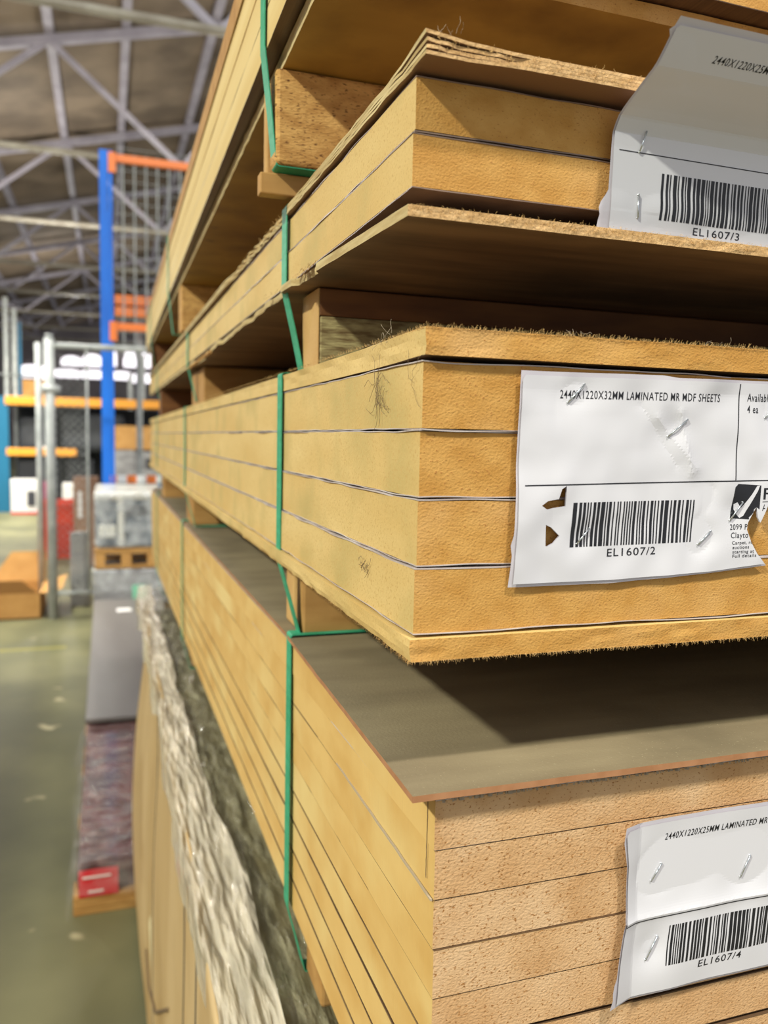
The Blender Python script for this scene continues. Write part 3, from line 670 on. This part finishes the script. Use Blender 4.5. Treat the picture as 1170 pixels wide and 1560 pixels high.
# ------------------------------------------------------------------ green bands
def band(label, prof, y, yb=None, wd=.0165, th=.0007):
    """flat band through the (x,z) profile at length position y; slants to yb along the way"""
    n = len(prof); V = []; F = []
    pr = [Vector(p) for p in prof]
    for i, p in enumerate(pr):
        d = (pr[min(i+1, n-1)]-pr[max(i-1, 0)]).normalized(); nrm = Vector((d[1], -d[0]))  # 2D normal
        yy = y+((yb or y)-y)*i/(n-1)
        for (o_, s_) in ((0, -.5), (0, .5), (th, .5), (th, -.5)):
            V.append((p[0]+nrm[0]*o_*-1, yy+wd*s_, p[1]+nrm[1]*o_*-1))
    for i in range(n-1):
        for k in range(4): F.append((4*i+k, 4*i+(k+1) % 4, 4*i+4+(k+1) % 4, 4*i+4+k))
    o = mesh('strapping_band', V, F, 'strap', None); tag(o, label, 'strap', 'green strapping bands')
    return o
def arc(cx, cz, r, a0, a1, n=5): return [(cx+r*math.cos(math.radians(a0+(a1-a0)*i/n)), cz+r*math.sin(math.radians(a0+(a1-a0)*i/n))) for i in range(n+1)]
def loop(top_z, side_x, bot_z, bx, bz, r=.002):
    return [(.9, top_z+.0006)]+arc(side_x+r, top_z-r+.0008, r+.0006, 90, 180)+[(side_x-.0006, bot_z+.002), (side_x, bot_z-.001)]+[(side_x+(bx-side_x)*.5, bot_z+(bz-bot_z)*.5)]+arc(bx+r, bz+r, r+.0008, 190, 270)+[(bx+.3, bz-.0008)]
pk = [('topmost', .381, .1070, .2716, .1163, .1932, (.6065, 1.685, 2.50), -.0085, 0, (.0115, .0185)),
      ('upper', .1712, .1300, .1085, .1440, .0492, (.628, 1.43, 2.34), -.0019, .0045, None),
      ('middle', .0494, .1342, -.1036, .1520, -.1672, (.660, 1.52, 2.40), -.001, -.0033, None),
      ('lowest', -.1640, .1438, -.4035, .1585, -.4625, (.655, 1.64, 2.46), .0029, -.0078, None)]
where = ['nearest the camera', 'at mid length', 'at the far end']
for (nm, tz, sx, bz_, bx, bb, ys, yaw, tilt, _) in pk:
    for k, y in enumerate(ys):
        dx = -yaw*(y-.4); dz = tilt*(y-.4)
        pf = loop(tz+dz, sx+dx-(.0006 if k else 0), bz_+dz, bx+dx, bb+(dz if k else 0))
        if nm == 'lowest' and k == 0: pf = loop(tz-.0022, .1432, bz_, bx, bb)
        band('green strapping band round the %s pack, %s' % (nm, where[k]), pf, y)

# ------------------------------------------------------------------ labels
dg = None
def text_mesh(s, height, width, shear=0.):
    """flat lettering fitted into width x height, as verts (u,v) and faces"""
    c = bpy.data.curves.new('t', 'FONT'); c.body = s; c.size = 1.0; c.resolution_u = 3; c.shear = shear; c.offset = .004; c.space_character = 1.12
    o = bpy.data.objects.new('t', c); col.objects.link(o); bpy.context.view_layer.update()
    me = bpy.data.meshes.new_from_object(o.evaluated_get(bpy.context.evaluated_depsgraph_get()))
    V = [(v.co.x, v.co.y) for v in me.vertices]; F = [tuple(p.vertices) for p in me.polygons]
    bpy.data.objects.remove(o); bpy.data.curves.remove(c); bpy.data.meshes.remove(me)
    x0 = min(v[0] for v in V); x1 = max(v[0] for v in V)
    sx = width/(x1-x0); sy = height/.70
    return [((v[0]-x0)*sx, v[1]*sy) for v in V], F
def inside(p, poly):
    x, y = p; c = False; n = len(poly)
    for i in range(n):
        x1, y1 = poly[i]; x2, y2 = poly[(i+1) % n]
        if (y1 > y) != (y2 > y) and x < (x2-x1)*(y-y1)/(y2-y1)+x1: c = not c
    return c
def sheet2d(outline, holes, step=.0016):
    pts = []; edges = []
    for lp in [outline]+holes:
        n0 = len(pts); L = []
        for i in range(len(lp)):
            a = Vector(lp[i]); b_ = Vector(lp[(i+1) % len(lp)]); k = max(1, int((b_-a).length/step))
            L += [a.lerp(b_, j/k) for j in range(k)]
        pts += L; edges += [(n0+i, n0+(i+1) % len(L)) for i in range(len(L))]
    x0 = min(p[0] for p in outline); x1 = max(p[0] for p in outline); y0 = min(p[1] for p in outline); y1 = max(p[1] for p in outline)
    u = x0+step
    while u < x1:
        v = y0+step
        while v < y1:
            if inside((u, v), outline) and not any(inside((u, v), h) for h in holes): pts.append(Vector((u+R.uniform(-.1, .1)*step, v+R.uniform(-.1, .1)*step)))
            v += step
        u += step
    edge_n = len(edges); rim = pts[:edge_n]
    pts = rim + [p for p in pts[edge_n:] if min((p[0]-q[0])**2+(p[1]-q[1])**2 for q in rim) > (step*.55)**2]
    v2, e2, f2, *_ = geometry.delaunay_2d_cdt(pts, edges, [], 0, 1e-7)
    F = []
    for f in f2:
        cx = sum(v2[i][0] for i in f)/3; cy = sum(v2[i][1] for i in f)/3
        A_, B_, C_ = (v2[i] for i in f); ar = ((B_[0]-A_[0])*(C_[1]-A_[1])-(B_[1]-A_[1])*(C_[0]-A_[0]))/2
        if abs(ar) < 4e-9: continue
        if inside((cx, cy), outline) and not any(inside((cx, cy), h) for h in holes): F.append(tuple(f) if ar > 0 else tuple(f)[::-1])
    return [(p[0], p[1]) for p in v2], F
def fan_bars(u0, u1, v0, v1, shear, seed, m_n=34):
    rr = random.Random(seed); b = []; x = 0.; items = []
    while len(items) < m_n:
        wb = rr.choice((1, 1, 2, 2, 3)); g = rr.choice((1, 1, 1.5, 2)); items.append((x, wb)); x += wb+g
    tot = x; sc = (u1-u0)/tot
    V = []; F = []
    for (a, wb) in items:
        n0 = len(V); N_ = 16
        for j in range(N_+1):
            v = v0+(v1-v0)*j/N_; sh = shear*(v-v0)
            V += [(u0+a*sc+sh, v), (u0+(a+wb)*sc+sh, v)]
        F += [(n0+2*j, n0+2*j+1, n0+2*j+3, n0+2*j+2) for j in range(N_)]
    return V, F
def staple(parent, P, a, b_, lift=.0007):
    """wire staple from label point a to b"""
    p = P(*a, 0); q = P(*b_, 0)
    nrm = Vector((0, -1, 0)); p = Vector(p)+nrm*lift; q = Vector(q)+nrm*lift
    m = MB(); m.bar(p, q, .00042, 8); m.bar(p, p-nrm*.004, .00042, 6); m.bar(q, q-nrm*.004, .00042, 6)
    m.build('staple', 'steel', parent, smooth=True)
def make_label(label, P, outline, holes, sleeve, texts, bars, lines, staples, logo=None, clip=None):
    root = empty('stock_label', (0, 0, 0), label, 'label', 'white stock labels')
    if sleeve:
        V, F = sheet2d(sleeve, holes, .003); mesh('plastic_sleeve', [P(u, v, -.0009) for u, v in V], F, 'sleeve', root)
    V, F = sheet2d(outline, holes, .0014); mesh('paper', [P(u, v, 0) for u, v in V], F, 'white', root)
    ok = lambda c: inside(c, outline) and not any(inside(c, h) for h in holes)
    def put(name, V, F, m):
        F2 = [f for f in F if all(ok(V[i]) for i in f)]
        if F2: mesh(name, [P(u, v, .00012) for u, v in V], F2, m, root)
    for (s_, u, v, h, wd, sh, *k) in texts:
        V, F = text_mesh(s_, h, wd, sh); put('printed_text', [(a+u, b_+v) for a, b_ in V], F, 'ink')
    put('barcode', *fan_bars(*bars), 'ink')
    for (a, b_, t_) in lines:
        n = 60; V = []; F = []; a = Vector(a); b_ = Vector(b_); d = (b_-a).normalized(); nn = Vector((-d[1], d[0]))*t_*.5
        for i in range(n+1):
            c = a.lerp(b_, i/n); V += [tuple(c-nn), tuple(c+nn)]
        F = [(2*i, 2*i+2, 2*i+3, 2*i+1) for i in range(n)]; put('ruled_line', V, F, 'ink')
    if logo:
        for nm, poly, m in logo:
            V, F = sheet2d(poly, [], .0014)
            F = [f for f in F if all(ok(V[i]) for i in f)]
            off = .00012 if m == 'ink' else .0002
            sq = mesh(nm, [P(u, v, off) for u, v in V], F, m, root if m == 'ink' else sq)
    for s_ in staples: staple(root, P, *s_)
    return root
def gauss(u, v, cu, cv, r): return math.exp(-((u-cu)**2+(v-cv)**2)/(r*r))
def creased(u, v, a, b_, amp, wdt):
    a = Vector(a); b_ = Vector(b_); d = b_-a; t_ = max(0, min(1, ((u-a[0])*d[0]+(v-a[1])*d[1])/d.length_squared)); c = a+d*t_
    dd = math.hypot(u-c[0], v-c[1]); return amp*math.exp(-dd/wdt)

# middle label: (u,v) metres from its lower left corner
L2X, L2Z = .1838, -.0705
st2 = [((.0264, .0886), (.0351, .0975)), ((.0852, .0727), (.096, .0813)), ((.035, .0197), (.0417, .0271)), ((.1086, .0166), (.1162, .0234)), ((.1277, .0288), (.1348, .0382)), ((.1462, .083), (.153, .089))]
def P2(u, v, off):
    d = .0022+.0012*math.sin(u*42+1)*math.sin(v*40)
    for a, b_ in st2: d -= .0012*gauss(u, v, (a[0]+b_[0])/2, (a[1]+b_[1])/2, .008)
    d += creased(u, v, (.068, .088), (.092, .058), -.0008, .005)+creased(u, v, (.078, .082), (.104, .056), .0009, .0045)
    d += creased(u, v, (.092, .085), (.101, .054), .0009, .003)+creased(u, v, (.106, .018), (.115, .045), -.0010, .004)
    d += .0016*max(0, (.02-u)/.02)*math.sin(v*50)**2 + .0008*nz(u*60, v*60, 3)+.0012*max(0, (v-.094)/.008)*(.5+nz(u*30, 1, 1))
    return (L2X+u+.0012*(v*10-.5), .3464-max(.0010, d)-off, L2Z+v+.014*u)
h2a = [(.0136, .0390), (.0170, .0412), (.0230, .0420), (.0245, .0468), (.0270, .0483), (.0272, .0384), (.0200, .0376), (.0168, .0370)]
h2b = [(.0168, .0296), (.0200, .0282), (.0248, .0240), (.0214, .0205), (.0180, .0190), (.0172, .0192)]
out2 = [(.0010, .0012), (.055, .0006), (.09, .0012), (.118, .0020), (.1525, .0046), (.147, .010), (.1425, .0165), (.1390, .0235), (.1395, .0275), (.1428, .0340), (.1438, .0355), (.1450, .0300), (.1470, .0270), (.1500, .0330), (.1540, .042), (.205, .040), (.205, .1002), (.0022, .1010), (.0008, .0990)]
slv2 = [(-.0012, -.0004), (.055, -.0012), (.09, -.0002), (.118, .0010), (.1545, .0034), (.147, .010), (.1425, .0165), (.1390, .0235), (.1395, .0275), (.1428, .0340), (.1438, .0355), (.1450, .0300), (.1470, .0270), (.1500, .0330), (.1540, .042), (.207, .038), (.207, .1018), (.09, .1020), (.08, .1030), (.05, .1030), (.0, .1030), (.0, .06), (-.0004, .0250), (-.0016, .02), (-.0005, .015)]
lg = [('logo_square', [(.1282, .0298), (.1455, .0286), (.1460, .0470), (.1310, .0480), (.1292, .0462)], 'ink'),
      ('logo_tick', [(.1300, .0345), (.1296, .0372), (.1318, .0382), (.1338, .0360), (.1345, .0352), (.1405, .0425), (.1435, .0468), (.1452, .0470), (.1440, .0440), (.1405, .0385), (.1375, .0335), (.1362, .0310), (.1340, .0298), (.1325, .0312)], 'white')]
make_label('white 32 mm stock label with torn holes stapled to the middle pack', P2, out2, [h2a, h2b], slv2,
           [('2440X1220X32MM LAMINATED MR MDF SHEETS', .0222, .0905, .0040, .0935, 0), ('Available', .1335, .0912, .0042, .0165, 0), ('4 ea', .1338, .0852, .0040, .0075, 0),
            ('EL1607/2', .0530, .0125, .0040, .0290, 0), ('2099 Princes', .1283, .0236, .0030, .0205, 0), ('Clayton', .1290, .0192, .0030, .0130, 0),
            ('Carpet, rugs', .1298, .0158, .0018, .0160, 0), ('auctions', .1302, .0134, .0018, .0108, 0), ('starting at', .1304, .0110, .0018, .0140, 0), ('Full details', .1306, .0087, .0018, .0155, 0),
            ('F', .1478, .0395, .0062, .0050, 0), ('AU', .1474, .0335, .0034, .0060, 0)],
           (.0310, .1052, .0180, .0400, .03, 5), [((.0008, .0487), (.2050, .0500), .0006), ((.1290, .0500), (.1280, .1000), .0006), ((.1474, .0382), (.20, .0385), .0003)], st2, lg)

# lower label
L3X, L3Z = .2475, -.2925
st3 = [((.0200, .0631), (.0258, .0716)), ((.0790, .0553), (.0845, .0669)), ((.0205, .0196), (.0268, .0316)), ((.15, .06), (.156, .07))]
def P3(u, v, off):
    d = .0020+.0035*max(0, (.012-u)/.012)+.0014*math.sin(v*62+.3)*(.5+.5*math.sin(u*30))
    for a, b_ in st3: d -= .0022*gauss(u, v, (a[0]+b_[0])/2, (a[1]+b_[1])/2, .011)
    d += creased(u, v, (.0, .0440), (.11, .0440), .0014, .004)+.0006*nz(u*40, v*40, 9)
    return (L3X+u+.018*(v-.045)*.9-.0005*math.sin(v*70), .3392-max(.0010, d)-off, L3Z+v+.004*math.sin(u*24)*.25)
out3 = [(.0012, .0008), (.20, .0005), (.20, .0948), (.0035, .0938), (.0015, .0918), (.0040, .075), (.0045, .060), (.0050, .050), (.0035, .035), (.0022, .02)]
slv3 = [(-.0032, -.0010), (.202, -.0012), (.202, .0965), (.0015, .0958), (.0005, .088), (.0035, .074), (.0040, .060), (.0045, .050), (.0030, .035), (.0010, .015), (-.0006, .012), (-.0014, .008), (-.0012, .004)]
make_label('white stock label stapled to the lowest pack', P3, out3, [], slv3,
           [('2440X1220X25MM LAMINATED MR MDF SHEETS', .0275, .0840, .0036, .0935, .25), ('EL1607/4', .0538, .0092, .0040, .0290, .1)],
           (.0325, .1070, .0145, .0365, .06, 8), [((.0010, .0425), (.2, .0425), .0006)], st3)

# upper label: lies on the sheets, then bends out over the cover edge
L1X, L1Z = .2305, .1030
prof = [(.0, .3490, .0), (.040, .3485, .0385), (.047, .3478, .0455), (.053, .3435, .0515), (.058, .3385, .0545), (.066, .3305, .0585), (.080, .3195, .0645), (.104, .3055, .0790)]
def P1(u, v, off):
    vv = max(0, v)
    for i in range(len(prof)-1):
        if vv <= prof[i+1][0] or i == len(prof)-2:
            a, b_ = prof[i], prof[i+1]; t_ = (vv-a[0])/(b_[0]-a[0]); ts = t_
            y = a[1]+(b_[1]-a[1])*ts; z = a[2]+(b_[2]-a[2])*ts; dy = b_[1]-a[1]; dz = b_[2]-a[2]; break
    L = math.hypot(dy, dz); ny, nzz = -dz/L, dy/L
    d = .0006+.0016*math.exp(-((v-.012)/.008)**2)*(.4+.6*math.sin(u*40)**2)+.0006*nz(u*40, v*30, 5)*(1 if v > .01 else 2)
    for a, b_ in st1: d -= .0006*gauss(u, v, (a[0]+b_[0])/2, (a[1]+b_[1])/2, .007)
    if v > .06: d += .0015*math.sin((u+v)*30)*(v-.06)/.04
    d = max(d, .0009)+off
    return (L1X+u+.05*max(0, v-.05)-.0002, y+ny*d, L1Z+z+nzz*d)
st1 = [((.0155, .0385), (.0180, .0485)), ((.0165, .0065), (.0165, .0180))]
out1 = [(.0010, -.001), (.20, -.001), (.20, .1010), (.0025, .1000), (.0012, .0985), (.0012, .05), (.0015, .03)]
slv1 = [(-.0055, -.001), (.202, -.001), (.202, .1040), (.0010, .1038), (.0005, .099), (-.0012, .097), (.0006, .094), (.0006, .04), (.0002, .0190), (-.0012, .0165), (-.0040, .0125), (-.0050, .0095), (-.0042, .0065), (-.0050, .003)]
make_label('white 25 mm stock label curling over the split cover of the upper pack', P1, out1, [], slv1,
           [('2440X1220X25MM LAMINATED MR MDF SHEETS', .0270, .0860, .0040, .0935, .1), ('EL1607/3', .0500, .0015, .0038, .0290, 0)],
           (.0290, .1050, .0068, .0300, .03, 11), [((.0012, .0385), (.2, .0375), .0005)], st1)
